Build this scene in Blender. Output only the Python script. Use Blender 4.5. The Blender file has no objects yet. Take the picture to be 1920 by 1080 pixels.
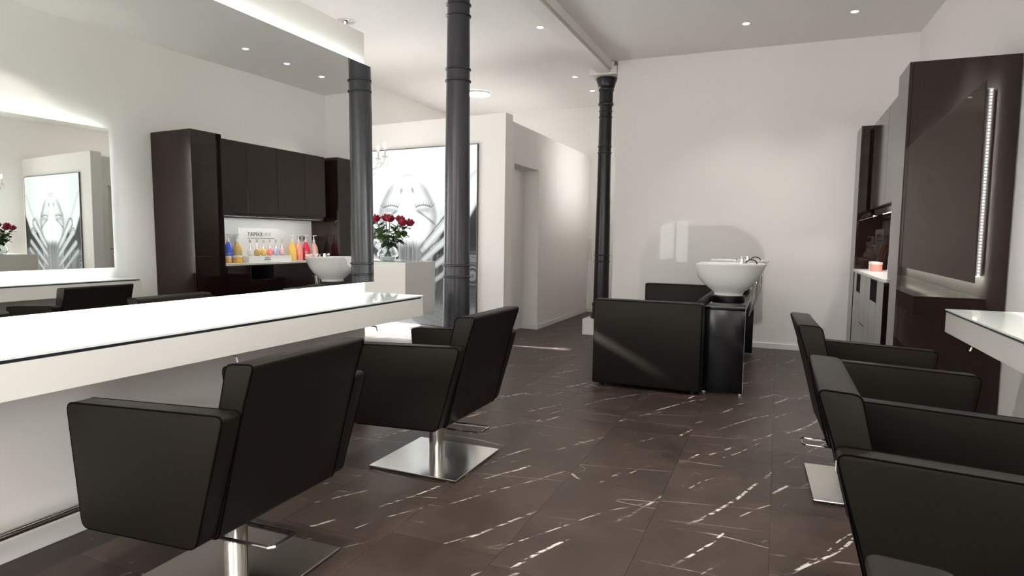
import bpy, bmesh, math, random
from mathutils import Vector, Matrix
R = math.radians
PI = math.pi
random.seed(7)
S = bpy.context.scene
C = S.collection

# ------------------------------------------------------------------ camera
F_PX, YAW, PITCH, ROLL = 1182.72, R(-22.777), R(-4.4864), R(-0.8296)
fw = Vector((math.sin(YAW)*math.cos(PITCH), math.cos(YAW)*math.cos(PITCH), math.sin(PITCH)))
rt = Vector((math.cos(YAW), -math.sin(YAW), 0))
dn = fw.cross(rt)
r2 = math.cos(ROLL)*rt + math.sin(ROLL)*dn
d2 = -math.sin(ROLL)*rt + math.cos(ROLL)*dn
cam = bpy.data.cameras.new('camera'); cam.sensor_width = 36; cam.lens = F_PX/1920*36
cam.clip_start = 0.05
co = bpy.data.objects.new('camera', cam); C.objects.link(co)
co.matrix_world = Matrix(((r2.x, -d2.x, -fw.x, 0), (r2.y, -d2.y, -fw.y, 0), (r2.z, -d2.z, -fw.z, 1.2), (0, 0, 0, 1)))
S.camera = co

# ------------------------------------------------------------------ world, sun, exposure
w = bpy.data.worlds.new('sky'); S.world = w; w.use_nodes = True
bg = w.node_tree.nodes['Background']
bg.inputs[0].default_value = (0.985, 0.985, 0.965, 1); bg.inputs[1].default_value = 7.0
sun = bpy.data.lights.new('sun', 'SUN'); sun.energy = 30; sun.angle = R(0.7); sun.color = (1.0, 0.98, 0.96)
so = bpy.data.objects.new('sun', sun); C.objects.link(so)
so.rotation_euler = Vector((1.0, 0.15, -0.5)).to_track_quat('-Z', 'Y').to_euler()
S.view_settings.view_transform = 'Standard'; S.view_settings.look = 'None'
S.view_settings.gamma = 1; S.view_settings.use_curve_mapping = False
S.view_settings.exposure = 0.74
S.cycles.max_bounces = 12; S.cycles.diffuse_bounces = 6; S.cycles.glossy_bounces = 8
S.cycles.transmission_bounces = 8
S.cycles.sample_clamp_indirect = 6
def portal(name, loc, rot, sx, sy):
    l = bpy.data.lights.new(name, 'AREA'); l.shape = 'RECTANGLE'; l.size = sx; l.size_y = sy
    l.cycles.is_portal = True
    o = bpy.data.objects.new(name, l); C.objects.link(o); o.location = loc; o.rotation_euler = rot
# portals in the window openings
portal('daylight_portal', (-5.50, 1.9, 1.75), (0, R(-90), 0), 1.7, 2.2)
portal('daylight_portal', (-5.50, 5.85, 1.03), (0, R(-90), 0), 1.5, 0.5)
portal('daylight_portal', (-1.42, -3.08, 2.52), (R(90), 0, 0), 1.35, 1.35)
portal('daylight_portal', (-5.50, 8.7, 1.7), (0, R(-90), 0), 1.0, 1.0)
portal('daylight_portal', (1.60, -1.95, 1.5), (0, R(90), 0), 2.4, 1.7)
portal('daylight_portal', (-2.95, -3.08, 1.38), (R(90), 0, 0), 1.3, 1.64)

# ------------------------------------------------------------------ materials
def mat(name, col, rough=0.5, metal=0.0, spec=0.5, emit=None, es=1.0, coat=0.0, trans=0.0, ior=1.45, bump=None, aniso=0.0, stint=(1, 1, 1)):
    m = bpy.data.materials.new(name); m.use_nodes = True
    nt = m.node_tree; b = nt.nodes['Principled BSDF']
    b.inputs['Base Color'].default_value = (*col, 1)
    b.inputs['Roughness'].default_value = rough
    b.inputs['Metallic'].default_value = metal
    b.inputs['Specular IOR Level'].default_value = spec
    b.inputs['Specular Tint'].default_value = (*stint, 1)
    b.inputs['Coat Weight'].default_value = coat
    b.inputs['Coat Roughness'].default_value = 0.03
    b.inputs['Transmission Weight'].default_value = trans
    b.inputs['IOR'].default_value = ior
    b.inputs['Anisotropic'].default_value = aniso
    if emit:
        b.inputs['Emission Color'].default_value = (*emit, 1); b.inputs['Emission Strength'].default_value = es
    if bump:
        n = nt.nodes.new('ShaderNodeTexNoise'); n.inputs['Scale'].default_value = bump[0]; n.inputs['Detail'].default_value = 3
        t = nt.nodes.new('ShaderNodeTexCoord'); nt.links.new(t.outputs['Object'], n.inputs['Vector'])
        bp = nt.nodes.new('ShaderNodeBump'); bp.inputs['Strength'].default_value = bump[1]; bp.inputs['Distance'].default_value = 0.01
        nt.links.new(n.outputs['Fac'], bp.inputs['Height']); nt.links.new(bp.outputs['Normal'], b.inputs['Normal'])
    return m
M = {}
M['wall'] = mat('white_wall_paint', (0.84, 0.815, 0.79), 0.75, spec=0.3, bump=(60, 0.04))
M['ceil'] = mat('ceiling_paint', (0.85, 0.83, 0.81), 0.85, spec=0.2)
M['trimw'] = mat('white_trim', (0.80, 0.78, 0.75), 0.4)
M['lacquer'] = mat('white_lacquer', (0.74, 0.72, 0.685), 0.25, spec=0.5)
M['whiteglass'] = mat('white_backed_glass', (0.82, 0.86, 0.83), 0.03, spec=0.8)
M['glassedge'] = mat('green_glass_edge', (0.55, 0.72, 0.66), 0.1)
M['spacer'] = mat('dark_shadow_gap', (0.02, 0.02, 0.035), 0.4)
M['mirror'] = mat('mirror_silver', (0.93, 0.95, 0.93), 0.0, metal=1.0)
M['dark'] = mat('dark_metal', (0.03, 0.03, 0.03), 0.4)
M['leather'] = mat('black_leather', (0.0070, 0.0057, 0.0045), 0.46, spec=0.24, stint=(1.0, 0.93, 0.82), bump=(420, 0.035))
M['piping'] = mat('black_piping', (0.002, 0.002, 0.002), 0.9, spec=0.05)
M['steel'] = mat('brushed_steel', (0.68, 0.66, 0.63), 0.17, metal=1.0, aniso=0.5)
M['chrome'] = mat('polished_chrome', (0.80, 0.80, 0.80), 0.08, metal=1.0)
M['satin'] = mat('dark_brown_satin_front', (0.0130, 0.0075, 0.0062), 0.10, spec=0.5, stint=(1.0, 0.92, 0.87))
M['gloss'] = mat('black_brown_high_gloss', (0.0115, 0.006, 0.005), 0.02, spec=0.45, stint=(1.0, 0.90, 0.84))
M['slot'] = mat('dark_recess', (0.01, 0.01, 0.01), 0.5)
M['iron'] = mat('grey_painted_iron', (0.026, 0.026, 0.030), 0.27, spec=0.45, bump=(9, 0.10))
M['iron2'] = mat('black_painted_iron', (0.014, 0.014, 0.016), 0.30, spec=0.5, bump=(12, 0.08))
M['ceramic'] = mat('white_ceramic', (0.80, 0.79, 0.77), 0.06, coat=0.6)
M['rubber'] = mat('black_rubber', (0.01, 0.01, 0.01), 0.35)
M['blackglass'] = mat('black_stand_gloss', (0.003, 0.003, 0.004), 0.16, spec=0.35)
M['hose'] = mat('grey_hose', (0.35, 0.32, 0.28), 0.3)
M['led'] = mat('led_strip_light', (1, 1, 1), 0.5, emit=(0.90, 1.0, 0.95), es=18)
M['led3'] = mat('led_strip_light_edge', (1, 1, 1), 0.5, emit=(0.90, 1.0, 0.95), es=11)
M['led2'] = mat('led_strip_light_bright', (1, 1, 1), 0.5, emit=(0.93, 1.0, 0.96), es=42)
M['ledsoft'] = mat('led_carrier', (0.5, 0.5, 0.5), 0.5, emit=(0.90, 0.96, 1.0), es=5)
M['leddot'] = mat('led_diode', (1, 1, 1), 0.5, emit=(0.90, 0.96, 1.0), es=60)
M['downlight'] = mat('downlight_lens', (1, 1, 1), 0.5, emit=(0.95, 1.0, 1.0), es=12)
M['nichelight'] = mat('niche_light', (1, 1, 1), 0.5, emit=(1.0, 1.0, 0.97), es=30)
M['bulb'] = mat('candle_bulb_glow', (1, 1, 1), 0.5, emit=(1.0, 0.97, 0.88), es=7)
M['candle'] = mat('cream_candle_sleeve', (0.75, 0.70, 0.60), 0.5)
M['glass'] = mat('clear_glass', (0.93, 0.96, 0.95), 0.02, trans=1.0, ior=1.45)
M['crystal'] = mat('crystal', (0.98, 0.96, 0.9), 0.02, trans=0.9, ior=1.5)
M['rose'] = mat('crimson_rose', (0.26, 0.004, 0.022), 0.5)
M['leaf'] = mat('rose_leaf', (0.035, 0.075, 0.015), 0.45)
M['stem'] = mat('rose_stem', (0.05, 0.06, 0.02), 0.5)
M['board'] = mat('white_card', (0.82, 0.82, 0.82), 0.5)
M['ink'] = mat('black_ink', (0.05, 0.05, 0.05), 0.6)
M['greyink'] = mat('grey_ink', (0.35, 0.35, 0.35), 0.6)
M['frame'] = mat('thin_dark_frame', (0.12, 0.11, 0.11), 0.35, metal=0.6)
M['plasticw'] = mat('white_plastic', (0.75, 0.73, 0.70), 0.4)
M['alu'] = mat('grey_socket_plate', (0.42, 0.40, 0.38), 0.4)

def acrylic():
    m = bpy.data.materials.new('clear_splash_panel'); m.use_nodes = True
    nt = m.node_tree; nt.nodes.clear()
    o = nt.nodes.new('ShaderNodeOutputMaterial'); mx = nt.nodes.new('ShaderNodeMixShader')
    tr = nt.nodes.new('ShaderNodeBsdfTransparent'); g = nt.nodes.new('ShaderNodeBsdfGlossy'); g.inputs['Roughness'].default_value = 0.0
    fr = nt.nodes.new('ShaderNodeFresnel'); fr.inputs['IOR'].default_value = 1.20
    nt.links.new(fr.outputs[0], mx.inputs[0]); nt.links.new(tr.outputs[0], mx.inputs[1]); nt.links.new(g.outputs[0], mx.inputs[2])
    nt.links.new(mx.outputs[0], o.inputs[0]); return m
M['acrylic'] = acrylic()

def tile_material():
    m = bpy.data.materials.new('dark_marble_tile'); m.use_nodes = True
    nt = m.node_tree; N = nt.nodes.new; L = nt.links.new
    b = nt.nodes['Principled BSDF']
    tc = N('ShaderNodeTexCoord'); oi = N('ShaderNodeObjectInfo')
    mul = N('ShaderNodeMath'); mul.operation = 'MULTIPLY'; mul.inputs[1].default_value = 37.0
    L(oi.outputs['Random'], mul.inputs[0])
    cmb = N('ShaderNodeCombineXYZ'); L(mul.outputs[0], cmb.inputs[0]); L(mul.outputs[0], cmb.inputs[1]); L(mul.outputs[0], cmb.inputs[2])
    add = N('ShaderNodeVectorMath'); add.operation = 'ADD'; L(tc.outputs['Object'], add.inputs[0]); L(cmb.outputs[0], add.inputs[1])
    def ridge(rot, sc, nscale, det, width, dist, mscale, mlo, mhi):
        mp = N('ShaderNodeMapping'); mp.vector_type = 'TEXTURE'; mp.inputs['Rotation'].default_value = (0, 0, rot); mp.inputs['Scale'].default_value = sc
        L(add.outputs[0], mp.inputs['Vector'])
        n = N('ShaderNodeTexNoise'); n.inputs['Scale'].default_value = nscale; n.inputs['Detail'].default_value = det
        n.inputs['Roughness'].default_value = 0.5; n.inputs['Distortion'].default_value = dist
        L(mp.outputs[0], n.inputs['Vector'])
        s = N('ShaderNodeMath'); s.operation = 'SUBTRACT'; s.inputs[1].default_value = 0.5; L(n.outputs['Fac'], s.inputs[0])
        a = N('ShaderNodeMath'); a.operation = 'ABSOLUTE'; L(s.outputs[0], a.inputs[0])
        r = N('ShaderNodeMapRange'); r.inputs['From Min'].default_value = width; r.inputs['From Max'].default_value = width*0.35
        L(a.outputs[0], r.inputs['Value'])
        mk = N('ShaderNodeTexNoise'); mk.inputs['Scale'].default_value = mscale; mk.inputs['Detail'].default_value = 4; mk.inputs['Roughness'].default_value = 0.7
        L(add.outputs[0], mk.inputs['Vector'])
        mr = N('ShaderNodeMapRange'); mr.inputs['From Min'].default_value = mlo; mr.inputs['From Max'].default_value = mhi
        L(mk.outputs['Fac'], mr.inputs['Value'])
        x = N('ShaderNodeMath'); x.operation = 'MULTIPLY'; L(r.outputs[0], x.inputs[0]); L(mr.outputs[0], x.inputs[1])
        return x
    v3 = ridge(R(6), (1.6, 0.28, 1), 1.0, 0.5, 0.0045, 0.02, 2.0, 0.46, 0.56)
    v4 = ridge(R(50), (0.4, 0.22, 1), 1.0, 3.0, 0.0045, 0.4, 3.0, 0.55, 0.65)
    def vein(ang, scale, dist, dsc, half, mscale, mlo, mhi, ph):
        mp = N('ShaderNodeMapping'); mp.vector_type = 'TEXTURE'; mp.inputs['Rotation'].default_value = (0, 0, ang-PI/2)
        L(add.outputs[0], mp.inputs['Vector'])
        wv = N('ShaderNodeTexWave'); wv.wave_type = 'BANDS'; wv.bands_direction = 'X'; wv.wave_profile = 'SIN'
        wv.inputs['Scale'].default_value = scale; wv.inputs['Distortion'].default_value = dist; wv.inputs['Detail'].default_value = 2.0
        wv.inputs['Detail Scale'].default_value = dsc; wv.inputs['Detail Roughness'].default_value = 0.5; wv.inputs['Phase Offset'].default_value = ph
        L(mp.outputs[0], wv.inputs['Vector'])
        d = (half*10*scale)**2
        r = N('ShaderNodeMapRange'); r.inputs['From Min'].default_value = 1-d; r.inputs['From Max'].default_value = 1-d*0.35
        L(wv.outputs['Fac'], r.inputs['Value'])
        mk = N('ShaderNodeTexNoise'); mk.inputs['Scale'].default_value = mscale; mk.inputs['Detail'].default_value = 2
        L(add.outputs[0], mk.inputs['Vector'])
        mr = N('ShaderNodeMapRange'); mr.inputs['From Min'].default_value = mlo; mr.inputs['From Max'].default_value = mhi
        L(mk.outputs['Fac'], mr.inputs['Value'])
        x = N('ShaderNodeMath'); x.operation = 'MULTIPLY'; L(r.outputs[0], x.inputs[0]); L(mr.outputs[0], x.inputs[1]); return x
    v1 = vein(R(66), 0.75, 2.6, 0.9, 0.0078, 2.2, 0.46, 0.54, 0.0)
    v1b = vein(R(60), 0.95, 2.2, 1.1, 0.0040, 2.6, 0.49, 0.56, 2.0)
    # the main veins are broken into short slanting flecks
    fm = N('ShaderNodeMapping'); fm.vector_type = 'TEXTURE'; fm.inputs['Rotation'].default_value = (0, 0, R(42)); fm.inputs['Scale'].default_value = (0.045, 0.016, 1)
    L(add.outputs[0], fm.inputs['Vector'])
    fn = N('ShaderNodeTexNoise'); fn.inputs['Scale'].default_value = 1.0; fn.inputs['Detail'].default_value = 4; L(fm.outputs[0], fn.inputs['Vector'])
    fr_ = N('ShaderNodeMapRange'); fr_.inputs['From Min'].default_value = 0.46; fr_.inputs['From Max'].default_value = 0.54; L(fn.outputs['Fac'], fr_.inputs['Value'])
    v1m = N('ShaderNodeMath'); v1m.operation = 'MULTIPLY'; L(v1.outputs[0], v1m.inputs[0]); L(fr_.outputs[0], v1m.inputs[1])
    v2m = N('ShaderNodeMath'); v2m.operation = 'MULTIPLY'; L(v1b.outputs[0], v2m.inputs[0]); L(fr_.outputs[0], v2m.inputs[1])
    def mx(a, b_):
        q = N('ShaderNodeMath'); q.operation = 'MAXIMUM'; L(a.outputs[0], q.inputs[0]); L(b_.outputs[0], q.inputs[1]); return q
    def sc(a, k):
        q = N('ShaderNodeMath'); q.operation = 'MULTIPLY'; q.inputs[1].default_value = k; L(a.outputs[0], q.inputs[0]); return q
    v = mx(mx(sc(v1m, 0.95), sc(v2m, 0.7)), mx(sc(v3, 0.42), sc(v4, 0.22)))
    cn = N('ShaderNodeTexNoise'); cn.inputs['Scale'].default_value = 3.0; cn.inputs['Detail'].default_value = 6; cn.inputs['Roughness'].default_value = 0.65
    L(add.outputs[0], cn.inputs['Vector'])
    cr = N('ShaderNodeValToRGB'); cr.color_ramp.elements[0].position = 0.3; cr.color_ramp.elements[1].position = 0.75
    cr.color_ramp.elements[0].color = (0.027, 0.018, 0.0148, 1); cr.color_ramp.elements[1].color = (0.056, 0.039, 0.0315, 1)
    L(cn.outputs['Fac'], cr.inputs[0])
    tint = N('ShaderNodeMapRange'); tint.inputs['To Min'].default_value = 0.88; tint.inputs['To Max'].default_value = 1.15
    L(oi.outputs['Random'], tint.inputs['Value'])
    vm = N('ShaderNodeVectorMath'); vm.operation = 'SCALE'; L(cr.outputs[0], vm.inputs[0]); L(tint.outputs[0], vm.inputs['Scale'])
    mixc = N('ShaderNodeMix'); mixc.data_type = 'RGBA'
    L(v.outputs[0], mixc.inputs['Factor']); L(vm.outputs[0], mixc.inputs['A']); mixc.inputs['B'].default_value = (0.55, 0.50, 0.45, 1)
    L(mixc.outputs['Result'], b.inputs['Base Color'])
    rr = N('ShaderNodeMapRange'); rr.inputs['To Min'].default_value = 0.30; rr.inputs['To Max'].default_value = 0.46
    L(cn.outputs['Fac'], rr.inputs['Value']); L(rr.outputs[0], b.inputs['Roughness'])
    b.inputs['Specular IOR Level'].default_value = 0.30
    bp = N('ShaderNodeBump'); bp.inputs['Strength'].default_value = 0.06; bp.inputs['Distance'].default_value = 0.01
    n2 = N('ShaderNodeTexNoise'); n2.inputs['Scale'].default_value = 22; n2.inputs['Detail'].default_value = 5; L(add.outputs[0], n2.inputs['Vector'])
    L(n2.outputs['Fac'], bp.inputs['Height']); L(bp.outputs[0], b.inputs['Normal'])
    return m
M['tile'] = tile_material()
M['joint'] = mat('tile_joint', (0.018, 0.014, 0.012), 0.7)

# ------------------------------------------------------------------ mesh helper
class MB:
    def __init__(s): s.bm = bmesh.new()
    def _bev(s, verts, bev, seg):
        if bev:
            es = list({e for v in verts for e in v.link_edges})
            bmesh.ops.bevel(s.bm, geom=es, offset=bev, segments=seg, profile=0.5, affect='EDGES', clamp_overlap=True)
    def box(s, x0, x1, y0, y1, z0, z1, bev=0, seg=2):
        v = [s.bm.verts.new((x, y, z)) for x in (x0, x1) for y in (y0, y1) for z in (z0, z1)]
        for f in ((0, 1, 3, 2), (4, 6, 7, 5), (0, 4, 5, 1), (2, 3, 7, 6), (0, 2, 6, 4), (1, 5, 7, 3)):
            s.bm.faces.new([v[i] for i in f])
        s._bev(v, bev, seg); return s
    def prism_y(s, pts, y0, y1, bev=0, seg=3):      # polygon in x,z swept along y
        a = [s.bm.verts.new((x, y0, z)) for x, z in pts]; b = [s.bm.verts.new((x, y1, z)) for x, z in pts]
        n = len(pts); fs = [s.bm.faces.new(a), s.bm.faces.new(b[::-1])]
        for i in range(n): fs.append(s.bm.faces.new((a[i], b[i], b[(i+1) % n], a[(i+1) % n])))
        bmesh.ops.recalc_face_normals(s.bm, faces=fs); s._bev(a+b, bev, seg); return s
    def prism_z(s, pts, z0, z1, bev=0, seg=2):
        a = [s.bm.verts.new((x, y, z0)) for x, y in pts]; b = [s.bm.verts.new((x, y, z1)) for x, y in pts]
        n = len(pts); fs = [s.bm.faces.new(a), s.bm.faces.new(b[::-1])]
        for i in range(n): fs.append(s.bm.faces.new((a[i], b[i], b[(i+1) % n], a[(i+1) % n])))
        bmesh.ops.recalc_face_normals(s.bm, faces=fs); s._bev(a+b, bev, seg); return s
    def lathe(s, prof, cx=0, cy=0, n=32, flute=None, cap=True):
        rings = []
        for r, z in prof:
            ring = []
            for i in range(n):
                a = 2*PI*i/n; rr = r
                if flute and flute[0] <= z <= flute[1]: rr = r*(1-0.05*(i % 2))
                ring.append(s.bm.verts.new((cx+rr*math.cos(a), cy+rr*math.sin(a), z)))
            rings.append(ring)
        for A, B in zip(rings, rings[1:]):
            for i in range(n): s.bm.faces.new((A[i], A[(i+1) % n], B[(i+1) % n], B[i]))
        if cap:
            if prof[0][0] > 1e-5: s.bm.faces.new(rings[0][::-1])
            if prof[-1][0] > 1e-5: s.bm.faces.new(rings[-1])
        return s
    def tube(s, pts, r, n=10, closed=False):
        pts = [Vector(p) for p in pts]; rings = []; m = len(pts)
        up = None
        for i, p in enumerate(pts):
            if closed: t = (pts[(i+1) % m]-pts[i-1]).normalized()
            else: t = (pts[min(i+1, m-1)]-pts[max(i-1, 0)]).normalized()
            if up is None:
                up = Vector((0, 0, 1)) if abs(t.z) < 0.9 else Vector((1, 0, 0))
            a = t.cross(up)
            if a.length < 1e-4: a = t.orthogonal()
            a.normalize(); b = a.cross(t).normalized(); up = b
            rr = r[i] if isinstance(r, (list, tuple)) else r
            rings.append([s.bm.verts.new(p + rr*(math.cos(2*PI*k/n)*a + math.sin(2*PI*k/n)*b)) for k in range(n)])
        rng = range(m) if closed else range(m-1)
        for i in rng:
            A, B = rings[i], rings[(i+1) % m]
            for k in range(n): s.bm.faces.new((A[k], A[(k+1) % n], B[(k+1) % n], B[k]))
        if not closed:
            s.bm.faces.new(rings[0][::-1]); s.bm.faces.new(rings[-1])
        return s
    def sphere(s, c, r, u=16, v=10, sc=(1, 1, 1)):
        g = bmesh.ops.create_uvsphere(s.bm, u_segments=u, v_segments=v, radius=r)
        for q in g['verts']: q.co = Vector((q.co.x*sc[0]+c[0], q.co.y*sc[1]+c[1], q.co.z*sc[2]+c[2]))
        return s
    def build(s, name, m, parent=None, smooth=True, angle=35, off=(0, 0, 0), fixn=True):
        if fixn: bmesh.ops.recalc_face_normals(s.bm, faces=s.bm.faces)
        for v in s.bm.verts: v.co -= Vector(off)
        me = bpy.data.meshes.new(name); s.bm.to_mesh(me); s.bm.free()
        me.materials.append(m)
        if smooth:
            me.polygons.foreach_set('use_smooth', [True]*len(me.polygons))
            me.set_sharp_from_angle(angle=R(angle))
        o = bpy.data.objects.new(name, me); C.objects.link(o)
        o.location = off
        if parent: o.parent = parent
        return o

def tag(o, label=None, cat=None, group=None, kind=None):
    if label: o['label'] = label
    if cat: o['category'] = cat
    if group: o['group'] = group
    if kind: o['kind'] = kind
    return o
def thing(name, label, cat, loc=(0, 0, 0), rz=0, group=None):
    o = bpy.data.objects.new(name, None); C.objects.link(o); o.empty_display_size = 0.1
    o.location = loc; o.rotation_euler = (0, 0, rz)
    return tag(o, label, cat, group)
def struct(o, label=None): return tag(o, label, None, None, 'structure')
def copy_tree(o, parent=None):
    c = o.copy(); C.objects.link(c); c.parent = parent
    for ch in list(o.children): copy_tree(ch, c)
    return c
def arc(cx, cy, r, a0, a1, n=8):
    return [(cx+r*math.cos(R(a0+(a1-a0)*i/n)), cy+r*math.sin(R(a0+(a1-a0)*i/n))) for i in range(n+1)]
def rounded(pts, rad, n=4):
    """round the corners of a planar 2-D or 3-D polyline loop"""
    out = []; m = len(pts)
    for i in range(m):
        p = Vector(pts[i]); a = (Vector(pts[i-1])-p); b = (Vector(pts[(i+1) % m])-p)
        r = min(rad, a.length*0.45, b.length*0.45)
        A = p+a.normalized()*r; B = p+b.normalized()*r
        for k in range(n+1):
            t = k/n; out.append(tuple(A*(1-t)**2 + p*2*t*(1-t) + B*t*t))
    return out
def text(body, size, m, name, parent, mw, extrude=0.0006, align='CENTER', spacing=1.0, bold=0.0):
    cu = bpy.data.curves.new(name, 'FONT'); cu.body = body; cu.size = size; cu.extrude = extrude
    cu.align_x = align; cu.space_character = spacing; cu.offset = bold
    t = bpy.data.objects.new(name, cu); C.objects.link(t)
    dg = bpy.context.evaluated_depsgraph_get()
    me = bpy.data.meshes.new_from_object(t.evaluated_get(dg)); me.materials.clear(); me.materials.append(m)
    bpy.data.objects.remove(t)
    o = bpy.data.objects.new(name, me); C.objects.link(o); o.matrix_world = mw
    if parent: o.parent = parent
    return o

CEIL = 3.35
# ------------------------------------------------------------------ setting: floor with single tiles
fl = MB().box(-5.7, 1.75, -3.3, 10.4, -0.08, -0.004).build('floor', M['joint'], smooth=False); struct(fl)
TW, TL = 0.4745, 0.949
seam = {-5: 0.55, -4: 0.12, -3: 0.22, -2: 0.14, -1: 0.82, 0: 0.54, 1: 0.20, 2: 0.62}
tile_mesh = None
for k in range(-12, 3):
    x0 = 0.0195 + TW*k; off = seam.get(k, (k*0.37) % 1)*TL
    for j in range(-1, 11):
        y0 = off + TL*j
        if y0 + TL < 0.2 or y0 > 10.2: continue
        if x0 + TW < -5.5 or x0 > 1.4: continue
        if x0 < -2.98 and y0+TL < 3.4: continue
        if x0 + TW < -3.15 and y0 > 7.0: continue
        if tile_mesh is None:
            b = MB().box(0.0007, TW-0.0007, 0.0007, TL-0.0007, -0.004, 0.0, 0)
            t = b.build('tile', M['tile'], fl, smooth=False); tile_mesh = t.data
        else:
            t = bpy.data.objects.new('tile', tile_mesh); C.objects.link(t); t.parent = fl
        t.location = (x0, y0, 0)
# plain floor where no tile can be told apart (behind the mirror wall, behind the camera)
struct(MB().box(-5.5, -2.60, -3.0, 2.4, -0.004, 0.0).box(-2.60, 1.7, -3.0, -0.5, -0.004, 0.0).build('floor_rest', M['tile'], smooth=False))
struct(MB().box(-5.7, 1.75, -3.3, 10.4, CEIL, CEIL+0.1).build('ceiling', M['ceil'], smooth=False))

# right wall with its shallow steps
SL = -0.021
rl_ = [(1.480, -1.1), (1.3394, 5.50), (1.330, 5.66), (1.292, 6.24), (1.238, 7.655)]
for (xa, a), (xb, b) in zip(rl_, rl_[1:]):
    struct(MB().prism_z([(xa, a), (1.75, a), (1.75, b), (xb, b)], 0, CEIL).build('wall_right', M['wall'], smooth=False))
for (a, b, c, d) in ((-3.1, -2.8, 0, CEIL), (-2.8, -1.1, 0, 0.3), (-2.8, -1.1, 2.7, CEIL)):
    struct(MB().box(1.49, 1.75, a, b, c, d).build('wall_right', M['wall'], smooth=False))
struct(MB().box(-1.875, 1.6, 7.66, 7.95, 0, CEIL).build('wall_back', M['wall'], smooth=False))
CW = MB().box(-1.6, -1.4, 7.95, 8.5, 0, CEIL).box(-1.6, -1.4, 9.7, 10.15, 0, CEIL).box(-1.6, -1.4, 8.5, 9.7, 0, 1.8).box(-1.6, -1.4, 8.5, 9.7, 2.4, CEIL)  # opening in this unseen wall added to let daylight into the corridor
struct(CW.build('wall_corridor', M['wall'], smooth=False))
struct(MB().box(-5.7, 1.75, 10.15, 10.4, 0, CEIL).build('wall_far', M['wall'], smooth=False))
def holed(mb, axis, c0, c1, lo, hi, holes):
    """wall slab between c0 and c1 on one axis, spanning lo..hi on the other, with rectangular holes (a,b,z0,z1)"""
    us = sorted({lo, hi} | {h[0] for h in holes} | {h[1] for h in holes})
    zs = sorted({0, CEIL} | {h[2] for h in holes} | {h[3] for h in holes})
    for a, b in zip(us, us[1:]):
        run = []
        for z0, z1 in zip(zs, zs[1:]):
            um, zm = (a+b)/2, (z0+z1)/2
            if any(h[0] < um < h[1] and h[2] < zm < h[3] for h in holes): continue
            if run and run[-1][1] == z0: run[-1][1] = z1
            else: run.append([z0, z1])
        for z0, z1 in run:
            if axis == 'x': mb.box(c0, c1, a, b, z0, z1)
            else: mb.box(a, b, c0, c1, z0, z1)
    return mb
LW = [(1.0, 3.0, 0.9, 2.1), (5.60, 6.09, 0.28, 1.78), (6.09, 6.72, 0.28, 0.86), (4.26, 4.41, 2.43, 2.58), (8.2, 9.2, 1.2, 2.2)]  # unseen small holes shaped to throw the sun patches and the sun streak
struct(holed(MB(), 'x', -5.62, -5.45, -3.1, 10.15, LW).build('wall_left', M['wall'], smooth=False))
FW = [(-3.6, -2.30, 0.56, 2.2), (-2.1, -0.75, 1.85, 3.2)]
struct(holed(MB(), 'y', -3.12, -2.98, -5.62, 1.75, FW).build('wall_front', M['wall'], smooth=False))
def window(n, axis, c, a, b, z0, z1, muls):
    f = MB(); t = 0.05
    def bx(p, q, r, s_):
        if axis == 'x': f.box(c-0.03, c+0.03, p, q, r, s_)
        else: f.box(p, q, c-0.03, c+0.03, r, s_)
    bx(a, a+t, z0, z1); bx(b-t, b, z0, z1); bx(a, b, z0, z0+t); bx(a, b, z1-t, z1)
    for m_ in muls: bx(m_-t/2, m_+t/2, z0, z1)
    o = f.build('window_%d' % n, M['trimw'], smooth=False); struct(o)
    return o
window(1, 'x', -5.53, 1.0, 3.0, 0.9, 2.1, (2.0,))
window(2, 'y', -3.05, -3.6, -2.30, 0.56, 2.2, (-3.15, -2.7))
window(3, 'y', -3.05, -2.1, -0.75, 1.85, 3.2, ())  # unseen high window added to bring daylight in from behind
window(4, 'x', -5.53, 8.2, 9.2, 1.2, 2.2, ())  # unseen window added to brighten the back room and its ceiling
window(5, 'x', 1.62, -2.8, -1.1, 0.3, 2.7, ())  # unseen window added to send daylight onto the left wall and shelf

# partition that carries the left mirror
struct(MB().box(-2.66, -2.56, 0.62, 3.53, 0.08, 2.525).build('wall_mirror', M['wall'], smooth=False))
struct(MB().box(-2.665, -2.53, 0.60, 3.56, 0.0, 0.08, 0.002, 1).build('baseboard_mirror', M['trimw'], smooth=False))
# angled partition with the light box
TH = R(-6.45); PD = Vector((math.cos(TH), math.sin(TH), 0)); PN = Vector((math.sin(TH), -math.cos(TH), 0)); PA = Vector((-2.915, 6.69, 0))
def pp(s_, dep, z): return PA + PD*s_ - PN*dep + Vector((0, 0, z))      # dep > 0 goes into the wall
def pprism(mb, s0, s1, d0, d1, z0, z1, bev=0, seg=2):
    pts = [pp(s0, d0, 0), pp(s1, d0, 0), pp(s1, d1, 0), pp(s0, d1, 0)]
    return mb.prism_z([(p.x, p.y) for p in pts], z0, z1, bev, seg)
struct(pprism(MB(), -2.58, 0, 0, 0.165, 0, 2.626).build('wall_poster', M['wall'], smooth=False))
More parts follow.
